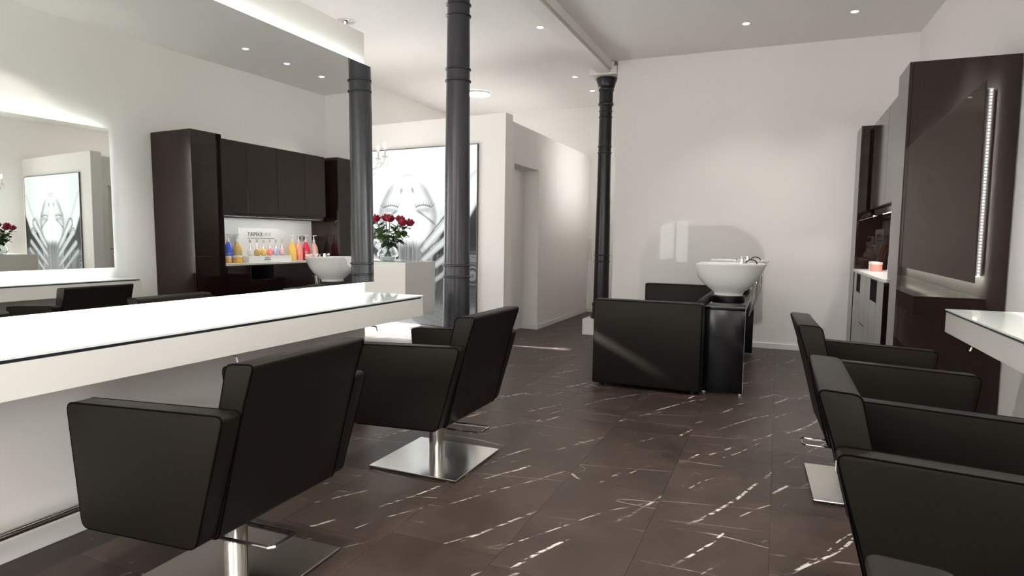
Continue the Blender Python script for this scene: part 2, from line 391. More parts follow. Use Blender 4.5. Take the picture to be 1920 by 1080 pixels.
# wall with the doorway
dw = MB()
dw.box(-3.16, -2.91, 6.83, 6.95, 0, 2.56).box(-3.16, -2.91, 7.80, 10.15, 0, 2.56).box(-3.16, -2.91, 6.95, 7.80, 2.085, 2.56)
struct(dw.build('wall_doorway', M['wall'], smooth=False))
d1 = MB().box(-3.155, -3.115, 6.952, 7.795, 0.012, 2.08).build('door_1', M['trimw'], smooth=False); struct(d1)
MB().tube([(-3.115, 7.05, 1.02), (-3.07, 7.05, 1.02), (-3.07, 7.16, 1.02)], 0.009).build('door_handle', M['steel'], d1)
bb = 0.062
struct(MB().box(-1.875, 0.72, 7.645, 7.66, 0, bb, 0.002, 1).build('baseboard_back', M['trimw'], smooth=False))
struct(MB().box(-2.91, -2.895, 7.80, 10.15, 0, bb, 0.002, 1).box(-3.11, -2.895, 7.785, 7.80, 0, bb, 0.002, 1).build('baseboard_doorway', M['trimw'], smooth=False))
struct(MB().box(-2.895, -1.5, 10.135, 10.15, 0, bb, 0.002, 1).build('baseboard_far', M['trimw'], smooth=False))
# low white ledge under the light box
struct(pprism(MB(), -2.58, -0.55, -0.32, -0.001, 0, 0.10, 0.004).build('trim_1', M['trimw'], smooth=False), 'low white ledge on the floor under the glowing portrait')
# ceiling beam above the columns
bm_ = MB().box(-2.14, -1.985, -3.0, 7.66, 3.235, 3.262, 0.003, 1).box(-2.125, -1.95, -3.0, 7.66, 3.262, CEIL)
bm_.box(-2.105, -1.965, -3.0, 7.66, 3.225, 3.237)
bm_.box(-2.225, -1.885, 7.66, 8.05, 3.205, 3.30, 0.004, 1).box(-2.16, -1.92, 7.66, 8.02, 3.30, CEIL)
struct(bm_.build('trim_2', M['trimw'], smooth=False), 'white boxed steel beam along the ceiling above the iron columns')

# ------------------------------------------------------------------ iron columns
def column(x, y, m, label, capital=True):
    t = thing('iron_column', label, 'column', (x, y, 0), 0)
    MB().box(-0.185, 0.185, -0.19, 0.19, 0, 0.20, 0.004, 1).build('plinth', M['trimw'], t, smooth=False)
    MB().lathe([(0.125, 0.20), (0.13, 0.215), (0.13, 0.245), (0.118, 0.26), (0.108, 0.28), (0.108, 0.36), (0.114, 0.37), (0.114, 0.39), (0.099, 0.40)]).build('base', m, t)
    MB().lathe([(0.098, 0.39), (0.0945, 0.9), (0.0925, 1.1), (0.086, 1.8), (0.080, 2.5), (0.078, 2.78), (0.077, 3.0)], n=40).build('shaft', m, t)
    def ring(z, r, h=0.009):
        MB().lathe([(r-0.004, z-h), (r+0.004, z-h*0.8), (r+0.009, z-h*0.3), (r+0.009, z+h*0.3), (r+0.004, z+h*0.8), (r-0.004, z+h)], n=40, cap=False).build('ring', m, t)
    for z, r in ((0.925, 0.0945), (1.005, 0.0935), (2.285, 0.0825), (2.365, 0.0815), (2.725, 0.079), (2.80, 0.0785)): ring(z, r)
    MB().lathe([(0.078, 2.86), (0.092, 2.868), (0.096, 2.885), (0.092, 2.90), (0.084, 2.91), (0.084, 3.04), (0.096, 3.05), (0.098, 3.065),
                (0.090, 3.075), (0.100, 3.09), (0.106, 3.10), (0.106, 3.11), (0.112, 3.135), (0.124, 3.165), (0.132, 3.185), (0.126, 3.2), (0.10, 3.205)], n=48, flute=(2.905, 3.045)).build('capital', m, t)
    return t
column(-2.105, 3.99, M['iron'], 'tall grey iron column rising behind the second styling chair, nearest to the camera')
column(-2.06, 7.85, M['iron2'], 'black iron column with fluted capital standing at the end of the back wall')

# ------------------------------------------------------------------ mirrors
def wall_mirror(label, x, yaw, tilt, ynear, yfar, z0, z1, wallx, side, dots):
    """side = +1: the glass looks towards +x"""
    t = thing('wall_mirror', label, 'mirror', (x, yfar, (z0+z1)/2), yaw)
    hz = (z1-z0)/2; L = yfar-ynear
    g = MB().box(-0.003, 0.003, -L, 0, -hz, hz).build('mirror_glass', M['mirror'], t, smooth=False)
    g.rotation_euler = (0, tilt, 0)
    gap = abs(x-wallx)
    a, b = (-gap+0.002, -0.006) if side > 0 else (0.006, gap-0.002)
    MB().box(a, b, -L+0.06, -0.05, -hz+0.05, hz-0.05).build('backing_frame', M['trimw'], t, smooth=False)
    m1 = a+0.3*(b-a); m2 = a+0.8*(b-a)
    MB().box(m1, m2, -L+0.06, -0.05, hz-0.049, hz-0.043).build('led_strip', M['led3'], t, smooth=False)
    MB().box(m1, m2, -L+0.06, -0.05, -hz+0.043, -hz+0.049).build('led_strip', M['led2' if dots else 'led'], t, smooth=False)
    if dots:
        d = MB(); n = 58
        for i in range(n):
            z = -hz+0.06+(2*hz-0.12)*i/(n-1)
            d.box((m1+m2)/2-0.005, (m1+m2)/2+0.005, -0.0465, -0.043, z-0.005, z+0.005)
        MB().box(m1, m2, -0.0495, -0.0465, -hz+0.05, hz-0.05).build('led_strip', M['ledsoft'], t, smooth=False)
        tag(d.build('led_diodes', M['leddot'], t, smooth=False), 'row of tiny bright diodes down the far edge', None, None, 'stuff')
    else:
        MB().box(m1, m2, -0.049, -0.043, -hz+0.05, hz-0.05).build('led_strip', M['led3'], t, smooth=False)
    return t
wall_mirror('huge frameless wall mirror with light glowing behind its edges, above the long left shelf', -2.515, -0.003, -0.0115, 0.66, 3.555, 0.897, 2.31, -2.56, 1, False)
wall_mirror('frameless backlit mirror on the right wall, seen only as a reflection', 1.290, 0.022, -0.010, 0.9, 4.38, 0.93, 2.34, 1.352, -1, True)

# ------------------------------------------------------------------ styling shelves
def shelf(label, x0, x1, y0, y1, front, hooks):
    t = thing('styling_shelf', label, 'shelf', ((x0+x1)/2, y1, 0.69))
    o = Vector(((x0+x1)/2, y1, 0.69))
    def B(a, b, c, d, e, f, name, m, bev=0):
        if front < 0:
            return MB().prism_z([(a-o.x, c-o.y), (b-0.021*(c-4.9)-o.x, c-o.y), (b-0.021*(d-4.9)-o.x, d-o.y), (a-o.x, d-o.y)], e-o.z, f-o.z).build(name, m, t, smooth=False)
        return MB().box(a-o.x, b-o.x, c-o.y, d-o.y, e-o.z, f-o.z, bev, 1).build(name, m, t, smooth=False)
    B(x0, x1, y0, y1-0.004, 0.688, 0.803, 'body', M['lacquer'], 0.001)
    if front > 0: B(x0, x1-0.006, y0, y1-0.02, 0.8035, 0.8145, 'shadow_gap', M['spacer'])
    else: B(x0+0.006, x1, y0, y1-0.02, 0.8035, 0.8145, 'shadow_gap', M['spacer'])
    if front > 0: B(x0, x1+0.004, y0, y1, 0.815, 0.823, 'glass_top', M['whiteglass'])
    else: B(x0-0.004, x1, y0, y1, 0.815, 0.823, 'glass_top', M['whiteglass'])
    for hy in hooks:
        hx = (x1-0.10) if front > 0 else (x0+0.09)
        h = MB().lathe([(0.028, 0.668), (0.028, 0.674), (0.018, 0.676), (0.018, 0.6875)], n=20)
        h.tube([(0.0, 0, 0.672), (0.05*front, 0, 0.668), (0.06*front, 0, 0.640)], 0.006, 8)
        h.build('dryer_holder', M['chrome'], t).location = (hx-o.x, hy-o.y, -o.z)
    return t
shelf('long white floating styling shelf with glass top under the huge left mirror', -2.559, -2.118, 0.64, 3.552, 1, (1.0, 2.05, 3.1))
shelf('white floating styling shelf with glass top on the right wall beside the dark cabinet', 0.93, 1.350, 0.85, 4.41, -1, (2.2, 3.99))

fr = thing('foot_rail', 'steel tube foot rail along the bottom of the left partition', 'rail', (-2.47, 1.5, 0))
MB().tube([(0, -0.8, 0.13), (0, 1.95, 0.13)], 0.016, 16).build('tube', M['steel'], fr)
for y in (-0.28, 1.0, 1.9):
    MB().tube([(0, y, 0.128), (-0.02, y, 0.10), (-0.062, y, 0.095)], 0.008, 8).build('bracket', M['steel'], fr)

# ------------------------------------------------------------------ chairs
def make_chair(label):
    """looks towards +x, post at the origin"""
    t = thing('styling_chair', label, 'chair', (0, 0, 0), 0)
    TBx = -0.318                                   # top back corner of the arm panel
    prof = [(TBx, 0.688), (TBx+0.658, 0.660), (TBx+0.605, 0.255), (TBx+0.118, 0.272)]
    prof = [tuple(p) for p in rounded(prof, 0.030, 4)]
    for s_ in (1, -1):
        y0, y1 = (0.2775, 0.349) if s_ > 0 else (-0.349, -0.2775)
        a = MB().prism_y(prof, y0, y1, 0.014, 4).build('armrest', M['leather'], t, angle=50)
        for yy, ins in ((y1-0.002 if s_ > 0 else y0+0.002, 0.0025), (y0+0.002 if s_ > 0 else y1-0.002, 0.0025)):
            c = Vector((0.02, 0, 0.47))
            loop = [Vector((px, yy, pz)) for px, pz in prof]
            loop = [p + (Vector((c.x, yy, c.z))-p).normalized()*ins for p in loop]
            MB().tube(loop, 0.0030, 6, closed=True).build('piping', M['piping'], a)
    bp = [(TBx-0.042, 0.828), (TBx+0.060, 0.822), (TBx+0.090, 0.69), (TBx+0.20, 0.40), (TBx+0.23, 0.285), (TBx+0.108, 0.272), (TBx+0.002, 0.69)]
    br = rounded(bp[:2], 0.0, 1)
    prof2 = [tuple(p) for p in rounded(bp, 0.02, 3)]
    b = MB().prism_y(prof2, -0.2765, 0.2765, 0.015, 4).build('backrest', M['leather'], t, angle=50)
    for yy in (-0.2745, 0.2745):
        loop = [Vector((px, yy, pz)) for px, pz in prof2]
        loop = [p + (Vector((TBx+0.09, yy, 0.5))-p).normalized()*0.0025 for p in loop]
        MB().tube(loop, 0.0030, 6, closed=True).build('piping', M['piping'], b)
    MB().box(TBx+0.20, TBx+0.655, -0.274, 0.274, 0.34, 0.475, 0.03, 4).build('seat', M['leather'], t, angle=50)
    MB().box(TBx+0.14, TBx+0.60, -0.27, 0.27, 0.268, 0.338, 0.008, 2).build('seat_pan', M['leather'], t, angle=50)
    MB().lathe([(0.041, 0.012), (0.041, 0.27)], n=32).build('column', M['steel'], t)
    MB().box(-0.255, 0.255, -0.262, 0.262, 0.004, 0.013, 0.0015, 1).build('base_plate', M['steel'], t, smooth=False)
    MB().lathe([(0.24, 0.0), (0.24, 0.005)], n=24).build('base_pad', M['rubber'], t)
    yc = 0.168
    pts = [(-0.06, yc-0.055, 0.262), (-0.14, yc-0.055, 0.252), (-0.355, yc-0.055, 0.256), (-0.367, yc-0.044, 0.257),
           (-0.367, yc+0.044, 0.257), (-0.355, yc+0.055, 0.256), (-0.14, yc+0.055, 0.252), (-0.06, yc+0.055, 0.262)]
    MB().tube(pts, 0.006, 8).build('pump_lever', M['chrome'], t)
    return t
ch = make_chair('black leather styling chair at lower left, nearest to the camera and to the foot rail')
ch.location = (-1.742, 1.630, 0); ch.rotation_euler = (0, 0, PI+R(1.5))
ch['group'] = 'styling chairs'
def place(lbl, x, y, rz, g='styling chairs'):
    c = copy_tree(ch); c.location = (x, y, 0); c.rotation_euler = (0, 0, rz); c['label'] = lbl; c['group'] = g; return c
def flip_lever(t):                                  # lever on the other side of the post
    for k in t.children:
        if k.name.startswith('pump_lever'): k.location.y = -0.336
place('second black styling chair on the left, its square steel base plate fully in view', -1.660, 2.930, PI)
c3 = place('farthest black leather styling chair in the right row, next to the dark tall cabinet', 0.445, 3.440, R(2.5))
c4 = place('middle black styling chair of the right row, small white tag on its back', 0.468, 2.050, 0)
c5 = place('black leather styling chair cut off by the bottom right corner of the photo', 0.468, 0.575, 0)
for c_ in (c3, c4, c5):
    flip_lever(c_)
    for k in c_.children:
        if k.name.startswith('pump_lever'): k.location.x = 0.06
tg = MB().box(-0.3085, -0.3065, 0.268, 0.277, 0.62, 0.645).build('tag', M['board'], c4, smooth=False); tag(tg, 'small white sewn-in tag')
tg.location = (0, -0.548, 0)

# ------------------------------------------------------------------ dark cabinet wall
def unit(name, label, x0, x1, y0, y1, z0, z1, body, front, nd=1, fname='door', frontm=None, cat='cabinet', group=None):
    t = thing(name, label, cat, ((x0+x1)/2, (y0+y1)/2, z0), 0, group); o = Vector(((x0+x1)/2, (y0+y1)/2, z0))
    MB().box(x0+0.021-o.x, x1-o.x, y0-o.y, y1-o.y, 0, z1-z0, 0.001, 1).build('carcass', body, t, smooth=False)
    return t, o
tc, o = unit('tall_cabinet', 'tall glossy black-brown cabinet, nearest of the dark wall units, with a mirror-like side', 0.742, 1.3425, 4.890, 5.296, 0.0, 2.385, M['gloss'], None)
MB().box(0.742-o.x, 0.762-o.x, 4.890-o.y, 5.294-o.y, 0.08, 2.385, 0.001, 1).build('door', M['gloss'], tc, smooth=False)
MB().box(0.755-o.x, 0.766-o.x, 4.90-o.y, 5.29-o.y, 0.0, 0.078).build('kickboard', M['slot'], tc, smooth=False)
ft, o = unit('tall_cabinet', 'far tall dark cabinet against the back wall, at the end of the product niche', 0.720, 1.234, 7.262, 7.655, 0.0, 2.372, M['gloss'], None)
MB().box(0.720-o.x, 0.740-o.x, 7.262-o.y, 7.655-o.y, 0.08, 2.372, 0.001, 1).build('door', M['satin'], ft, smooth=False)
MB().box(0.733-o.x, 0.744-o.x, 7.27-o.y, 7.65-o.y, 0.0, 0.078).build('kickboard', M['slot'], ft, smooth=False)
bounds = [5.300, 5.715, 6.205, 6.705, 7.110]
wl = ['first dark wall cabinet beside the tall glossy unit', 'second dark wall cabinet from the tall glossy unit',
      'third dark wall cabinet from the tall glossy unit', 'last dark wall cabinet, above the pink bottles']
for i in range(4):
    a, b = bounds[i], bounds[i+1]
    t, o = unit('wall_cabinet', wl[i], 0.815, 1.230, a+0.001, b-0.001, 1.535, 2.358, M['slot'], None, group='wall cabinets')
    MB().box(0.815-o.x, 0.835-o.x, a+0.003-o.y, b-0.003-o.y, 0.0, 2.358-1.535, 0.001, 1).build('door', M['satin'], t, smooth=False)
lr = MB().box(0.86, 1.229, 5.30, 7.12, 1.492, 1.534).box(0.86, 0.88, 5.30, 7.12, 1.474, 1.4915).build('light_rail', M['satin'], smooth=False)
tag(lr, 'dark light rail under the row of wall cabinets', 'rail')
MB().box(0.90, 0.925, 5.34, 7.08, 1.487, 1.4915).build('lamp', M['nichelight'], lr, smooth=False)
bkp = MB().box(1.205, 1.228, 5.30, 7.258, 0.945, 1.487).build('niche_panel', M['board'], smooth=False); tag(bkp, 'white splashback of the lit product niche', 'panel')
wt = MB().box(0.716, 1.228, 5.300, 7.258, 0.918, 0.942, 0.001, 1).build('worktop', M['lacquer'], smooth=False)
tag(wt, 'thin white worktop of the product niche', 'worktop')
# base units with open pigeonholes below the worktop
cols = [(5.300, 5.630, 'd'), (5.632, 6.012, 's'), (6.014, 6.300, 'd'), (6.302, 6.700, 'p'), (6.702, 7.000, 's'), (7.002, 7.258, 'd')]
bl = ['glossy dark base cabinet next to the tall unit', 'dark base cabinet with an open pigeonhole, left of the display stand', 'narrow glossy dark base cabinet below the display stand',
      'glossy dark base cabinet with a short slanting handle', 'dark base cabinet with a narrow open pigeonhole', 'last glossy dark base cabinet before the far tall unit']
for (a, b, k), lb in zip(cols, bl):
    x0, x1, z1 = 0.724, 1.226, 0.917
    t = thing('base_cabinet', lb, 'cabinet', ((x0+x1)/2, (a+b)/2, 0), 0, 'base cabinets'); o = Vector(((x0+x1)/2, (a+b)/2, 0))
    ca = MB()
    if k == 's':
        ca.box(x0+0.021-o.x, x1-o.x, a-o.y, b-o.y, 0.08, 0.735)
        ca.box(x0-o.x, x1-o.x, a-o.y, a+0.012-o.y, 0.735, z1).box(x0-o.x, x1-o.x, b-0.012-o.y, b-o.y, 0.735, z1)
        ca.box(x0-o.x, x1-o.x, a-o.y, b-o.y, z1-0.012, z1).box(x1-0.02-o.x, x1-o.x, a-o.y, b-o.y, 0.735, z1)
        top = 0.733
    else:
        ca.box(x0+0.021-o.x, x1-o.x, a-o.y, b-o.y, 0.08, z1); top = z1
    ca.build('carcass', M['slot'] if k == 's' else M['gloss'], t, smooth=False)
    MB().box(x0-o.x, x0+0.020-o.x, a+0.001-o.y, b-0.001-o.y, 0.08, top-0.002, 0.001, 1).build('door', M['gloss'], t, smooth=False)
    if k == 's': MB().box(x0-0.002-o.x, x0+0.02-o.x, a+0.012-o.y, b-0.012-o.y, top-0.001, top+0.003).build('edge_strip', M['chrome'], t, smooth=False)
    if k == 'p': MB().box(x0-0.004-o.x, x0+0.0-o.x, a+0.02-o.y, b-0.03-o.y, 0.465, 0.469).build('handle', M['slot'], t, smooth=False)
    MB().box(x0+0.03-o.x, x1-o.x, a-o.y, b-o.y, 0.0, 0.079).build('kickboard', M['slot'], t, smooth=False)

# products in the niche
def liquid(name, c, a=0.0): return mat(name, c, 0.15, spec=0.5, coat=0.3)
PB = {}
def pump_bottle(label, x, y, col, name, h=0.30, r=0.055):
    t = thing('pump_bottle', label, 'bottle', (x, y, 0.9425), 0, 'pump bottles in the niche')
    m = PB.setdefault(name, liquid(name, col))
    MB().lathe([(r*0.86, 0), (r*0.96, 0.006), (r, 0.06), (r*1.0, 0.125), (r*0.93, 0.16), (r*0.76, 0.19), (r*0.50, 0.22), (r*0.34, 0.24), (r*0.30, 0.25)], n=20).build('bottle_body', m, t)
    MB().lathe([(r*0.34, 0.25), (r*0.34, 0.265), (r*0.2, 0.285), (r*0.13, 0.30), (r*0.13, 0.33), (r*0.3, 0.333), (r*0.3, 0.343)], n=14).box(-0.05, 0.01, -0.007, 0.007, 0.334, 0.343, 0.002, 1).build('pump', M['plasticw'], t)
    MB().lathe([(r*1.012, 0.112), (r*1.012, 0.115)], n=20, cap=False).build('label_print', M['greyink'], t)
    return t
pump_bottle('blue pump bottle at the tall-cabinet end of the niche', 1.06, 5.625, (0.05, 0.07, 0.42), 'blue_shampoo')
pump_bottle('gold pump bottle between the blue bottle and the display stand', 1.06, 5.765, (0.50, 0.33, 0.10), 'gold_shampoo')
pump_bottle('yellow pump bottle right after the display stand', 1.05, 6.690, (0.80, 0.50, 0.10), 'yellow_shampoo')
pump_bottle('salmon pink pump bottle between the yellow and the crimson one', 1.05, 6.815, (0.80, 0.28, 0.24), 'salmon_shampoo')
pump_bottle('crimson pump bottle behind the wash basin in the mirror', 1.05, 6.955, (0.50, 0.02, 0.05), 'crimson_shampoo')
pump_bottle('pale rose pump bottle at the far end of the niche', 1.05, 7.120, (0.78, 0.48, 0.46), 'pale_rose_shampoo')
def jar(label, x, y, col, name, lid, r=0.045, h=0.075):
    t = thing('cosmetic_jar', label, 'jar', (x, y, 0.9425), 0, 'jars on the niche worktop')
    m = PB.setdefault(name, liquid(name, col))
    MB().lathe([(r*0.92, 0), (r, 0.005), (r, h-0.022)], n=24).build('jar_body', m, t)
    MB().lathe([(r*1.02, h-0.0215), (r*1.02, h-0.002), (r*0.98, h)], n=24).build('lid', M['plasticw'] if lid == 'w' else M['board'], t)
jar('small golden jar in front of the blue bottle', 0.93, 5.500, (0.75, 0.42, 0.06), 'golden_cream', 'w', 0.037, 0.085)
jar('wider golden jar in front of the gold bottle', 0.93, 5.640, (0.78, 0.45, 0.05), 'golden_cream', 'w', 0.052, 0.085)
jar('coral pink jar in front of the crimson bottle', 0.86, 6.800, (0.85, 0.35, 0.30), 'coral_cream', 'w', 0.050, 0.085)
jar('pale pink jar in front of the pale rose bottle', 0.86, 6.955, (0.85, 0.55, 0.50), 'pale_cream', 'w', 0.046, 0.085)

ds = thing('display_stand', 'white counter display stand with a sign board reading SERIEEXPERT', 'display stand', (1.0, 6.155, 0.9425))
MB().box(-0.09, 0.07, -0.36, 0.36, 0, 0.075, 0.003, 1).build('tray', M['board'], ds, smooth=False)
MB().box(0.072, 0.082, -0.36, 0.30, 0, 0.425, 0.002, 1).build('sign_board', M['board'], ds, smooth=False)
# letters face -x; reading direction runs towards -y
def face_left(x, y, z): return Matrix(((0, 0, -1, x), (-1, 0, 0, y), (0, 1, 0, z), (0, 0, 0, 1)))
text('SERIE', 0.062, M['greyink'], 'sign_text', ds, face_left(0.071, 0.02, 0.325), align='RIGHT', bold=-0.0003, spacing=1.12)
text('EXPERT', 0.062, M['ink'], 'sign_text', ds, face_left(0.071, 0.022, 0.325), align='LEFT', bold=0.0014, spacing=1.14)
text('PROFESSIONAL HAIR CARE FOR EVERY HAIR TYPE', 0.020, M['ink'], 'sign_text', ds, face_left(0.071, 0.01, 0.288))
text("L'ORÉAL", 0.026, M['ink'], 'logo_text', ds, face_left(-0.0905, -0.06, 0.042))
text('PROFESSIONNEL', 0.015, M['ink'], 'logo_text', ds, face_left(-0.0905, -0.06, 0.024), bold=0.0006)
smp = [('white', (0.80, 0.80, 0.80)), ('bronze', (0.42, 0.28, 0.08)), ('amber', (0.75, 0.48, 0.12)), ('coral', (0.85, 0.22, 0.20)), ('lilac', (0.50, 0.52, 0.72)), ('blush', (0.72, 0.48, 0.45))]
for i, (nm, c) in enumerate(smp):
    t = thing('serum_bottle', '%s serum bottle standing in the white display stand' % nm, 'bottle', (0.985, 5.895+i*0.107, 1.018), 0, 'serum bottles in the display stand')
    MB().lathe([(0.022, 0), (0.036, 0.012), (0.040, 0.04), (0.034, 0.066), (0.020, 0.08), (0.014, 0.088)], n=18).build('bottle_body', liquid(nm+'_serum', c), t)
    MB().lathe([(0.0155, 0.088), (0.0155, 0.118)], n=12).build('collar', M['steel'], t)
    MB().lathe([(0.013, 0.118), (0.013, 0.165)], n=12).build('cap', M['glass'], t)
    MB().lathe([(0.0135, 0.165), (0.0135, 0.20), (0.011, 0.204)], n=12).build('cap_top', M['alu'], t)
for i, y in enumerate((7.00, 7.09)):
    so_ = MB().box(1.197, 1.2045, y-0.042, y+0.042, 1.20, 1.285, 0.003, 1).build('power_socket', M['alu'], smooth=False)
    tag(so_, ['grey wall socket behind the crimson bottle', 'grey wall socket behind the pale rose bottle'][i], 'socket', 'niche sockets')
    s2 = MB().lathe([(0.024, 0), (0.024, 0.002)], n=20).build('socket_well', M['frame'], so_); s2.rotation_euler = (0, R(-90), 0); s2.location = (1.1972, y, 1.2425)

# ------------------------------------------------------------------ back-wash unit
sf = thing('wash_sofa', 'low black leather two-seat bench of the hair-wash unit, boxy arms', 'sofa', (-0.94, 6.15, 0)); o = Vector((-0.94, 6.15, 0))
def SB(a, b, c, d, e, f, name, bev=0.014, m=None, par=None):
    return MB().box(a-o.x, b-o.x, c-o.y, d-o.y, e, f, bev, 3).build(name, m or M['leather'], par or sf, angle=50)
for (ya, yb) in ((5.0, 5.135), (7.165, 7.30)):
    a = SB(-1.372, -0.512, ya, yb, 0.028, 0.718, 'armrest')
    for yy in (ya+0.003, yb-0.003):
        lp = rounded([(-1.372+0.006-o.x, yy-o.y, 0.034), (-0.518-o.x, yy-o.y, 0.034), (-0.518-o.x, yy-o.y, 0.712), (-1.372+0.006-o.x, yy-o.y, 0.712)], 0.015, 3)
        MB().tube(lp, 0.0028, 6, closed=True).build('piping', M['piping'], a)
for (ya, yb) in ((5.14, 6.148), (6.152, 7.16)):
    SB(-1.36, -0.72, ya, yb, 0.22, 0.44, 'seat_cushion', 0.03)
    pr = rounded([(-0.78, 0.42), (-0.60, 0.70), (-0.565, 0.735), (-0.525, 0.74), (-0.518, 0.70), (-0.518, 0.30), (-0.72, 0.30)], 0.05, 4)
    MB().prism_y([(p[0]-o.x, p[1]) for p in pr], ya-o.y, yb-o.y, 0.02, 3).build('back_cushion', M['leather'], sf, angle=50)
SB(-1.345, -0.53, 5.135, 7.165, 0.045, 0.218, 'bench_base', 0.01)
for x in (-1.31, -0.57):
    for y in (5.06, 7.24): MB().lathe([(0.02, 0), (0.02, 0.03)], n=14).build('foot', M['rubber'], sf).location = (x-o.x, y-o.y, 0)
ws = thing('wash_stand', 'glossy black bridge-shaped stand carrying the two wash basins', 'stand', (-0.36, 6.17, 0)); o = Vector((-0.36, 6.17, 0))
SB(-0.510, -0.210, 5.16, 7.185, 0.665, 0.690, 'top', 0.001, M['blackglass'], ws)
for (ya, yb) in ((5.16, 5.185), (7.16, 7.185)):
    SB(-0.510, -0.210, ya, yb, 0.012, 0.664, 'side_panel', 0.001, M['blackglass'], ws)
for (x, y) in ((-0.50, 5.172), (-0.225, 5.172), (-0.50, 7.172), (-0.225, 7.172)):
    SB(x-0.012, x+0.012, y-0.008, y+0.008, 0, 0.0115, 'foot', 0.001, M['steel'], ws)
ed = MB()
for (p, q) in (((-0.511, 5.159, 0.691), (-0.209, 5.159, 0.691)), ((-0.209, 5.159, 0.691), (-0.209, 5.159, 0.012)), ((-0.511, 5.159, 0.691), (-0.511, 7.186, 0.691)), ((-0.209, 5.159, 0.691), (-0.209, 7.186, 0.691))):
    ed.tube([tuple(Vector(p)-o), tuple(Vector(q)-o)], 0.0016, 6)
ed.build('edge_trim', M['chrome'], ws)

def basin(label, cy):
    t = thing('wash_basin', label, 'basin', (-0.38, cy, 0.6905), 0, 'wash basins'); z0 = 0.6905
    n = 56; bm = bmesh.new()
    def ring(cx, rx, ry, z, dip=0, p=2.3):
        vs = []
        for i in range(n):
            a = 2*PI*i/n; c_, s_ = math.cos(a), math.sin(a)
            k = (abs(c_)**p+abs(s_)**p)**(-1/p)
            dz = dip*math.exp(-((abs(a-PI))/0.36)**4)
            inx = 0.35*dz*1.0
            vs.append(bm.verts.new((cx+rx*k*c_+inx, ry*k*s_, z-z0-dz)))
        return vs
    P = [ring(0.00, 0.118, 0.112, 0.742), ring(0.00, 0.120, 0.114, 0.758), ring(0.00, 0.128, 0.122, 0.772), ring(0.0, 0.165, 0.155, 0.80, 0.003), ring(0.00, 0.212, 0.190, 0.845, 0.01),
         ring(0.0, 0.252, 0.215, 0.90, 0.03), ring(0.0, 0.278, 0.232, 0.955, 0.07), ring(0.0, 0.294, 0.242, 0.995, 0.10), ring(0.0, 0.300, 0.247, 1.006, 0.108), ring(0.0, 0.299, 0.246, 1.014, 0.112),
         ring(0.0, 0.288, 0.236, 1.017, 0.115), ring(0.0, 0.276, 0.224, 1.010, 0.112), ring(0.0, 0.262, 0.212, 0.975, 0.085), ring(0.0, 0.235, 0.19, 0.915, 0.03),
         ring(0.01, 0.18, 0.15, 0.855, 0.01), ring(0.02, 0.09, 0.08, 0.822), ring(0.02, 0.03, 0.03, 0.815)]
    for A, B in zip(P, P[1:]):
        for i in range(n): bm.faces.new((A[i], A[(i+1) % n], B[(i+1) % n], B[i]))
    bm.faces.new(P[-1]); bm.faces.new(P[0][::-1])
    q = MB(); q.bm.free(); q.bm = bm; q.build('bowl', M['ceramic'], t, angle=60)
    MB().lathe([(0.026, 0.1245), (0.026, 0.127), (0.01, 0.128)], cx=0.02, n=20).build('drain', M['chrome'], t)
    pf = [(0.125, 0.0)]
    for i in range(5):
        z = 0.002+i*0.0100; pf += [(0.137, z+0.0012), (0.137, z+0.004), (0.118, z+0.006), (0.118, z+0.0085)]
    pf.append((0.115, 0.0515))
    MB().lathe(pf, n=40).build('bellows', M['rubber'], t, angle=30)
    # mixer with lever, on the rear rim
    mx = MB().lathe([(0.020, 0.324), (0.020, 0.335), (0.016, 0.35), (0.016, 0.362)], cx=0.10, cy=0.0, n=18)
    mx.sphere((0.045, 0, 0.352), 0.016); mx.tube([(0.05, 0, 0.352), (0.09, 0, 0.340), (0.15, 0, 0.318), (0.165, 0, 0.312)], [0.007, 0.006, 0.005, 0.005], 10)
    mx.build('mixer_tap', M['chrome'], t)
    MB().box(0.08, 0.27, -0.05, 0.05, 0.305, 0.3235, 0.008, 2).build('tap_ledge', M['ceramic'], t)
    MB().tube([(0.175+0.045*math.cos(R(a)), 0.03, 0.3235+0.034*math.sin(R(a))) for a in range(180, -1, -15)], 0.0055, 8).build('shower_hose', M['rubber'], t)
    for (dx, dy, m_, sag) in ((-0.02, -0.035, M['hose'], 0.02), (-0.008, 0.0, M['chrome'], 0.025), (0.005, 0.03, M['hose'], 0.035), (-0.032, 0.015, M['hose'], 0.012)):
        pts = []
        for k in range(13):
            u = k/12; x = 0.225+dx+(0.172-0.225-dx)*u + sag*math.sin(PI*u); z = 0.215 - 0.335*u
            pts.append((max(x, 0.176 if z < 0.01 else -1), dy, z))
        MB().tube(pts, 0.0062, 8).build('supply_hose', m_, t)
    return t
basin('white ceramic wash basin in front, with chrome lever tap', 5.74)
basin('white ceramic wash basin behind the front one, nearer the back wall', 6.84)

# splash panel with one round-cut corner on the back wall
pts = [(-1.525, 0.30), (-0.13, 0.30), (-0.13, 1.02)] + [(-0.53+0.40*math.cos(R(a)), 1.02+0.41*math.sin(R(a))) for a in range(10, 91, 10)] + [(-1.06+0.465*math.cos(R(a)), 0.96+0.475*math.sin(R(a))) for a in range(90, 181, 9)]
sp = MB().prism_y(pts, 7.640, 7.646).build('splash_panel', M['acrylic'], smooth=False)
tag(sp, 'clear splash panel with rounded top corners mounted on the back wall behind the basins', 'panel')

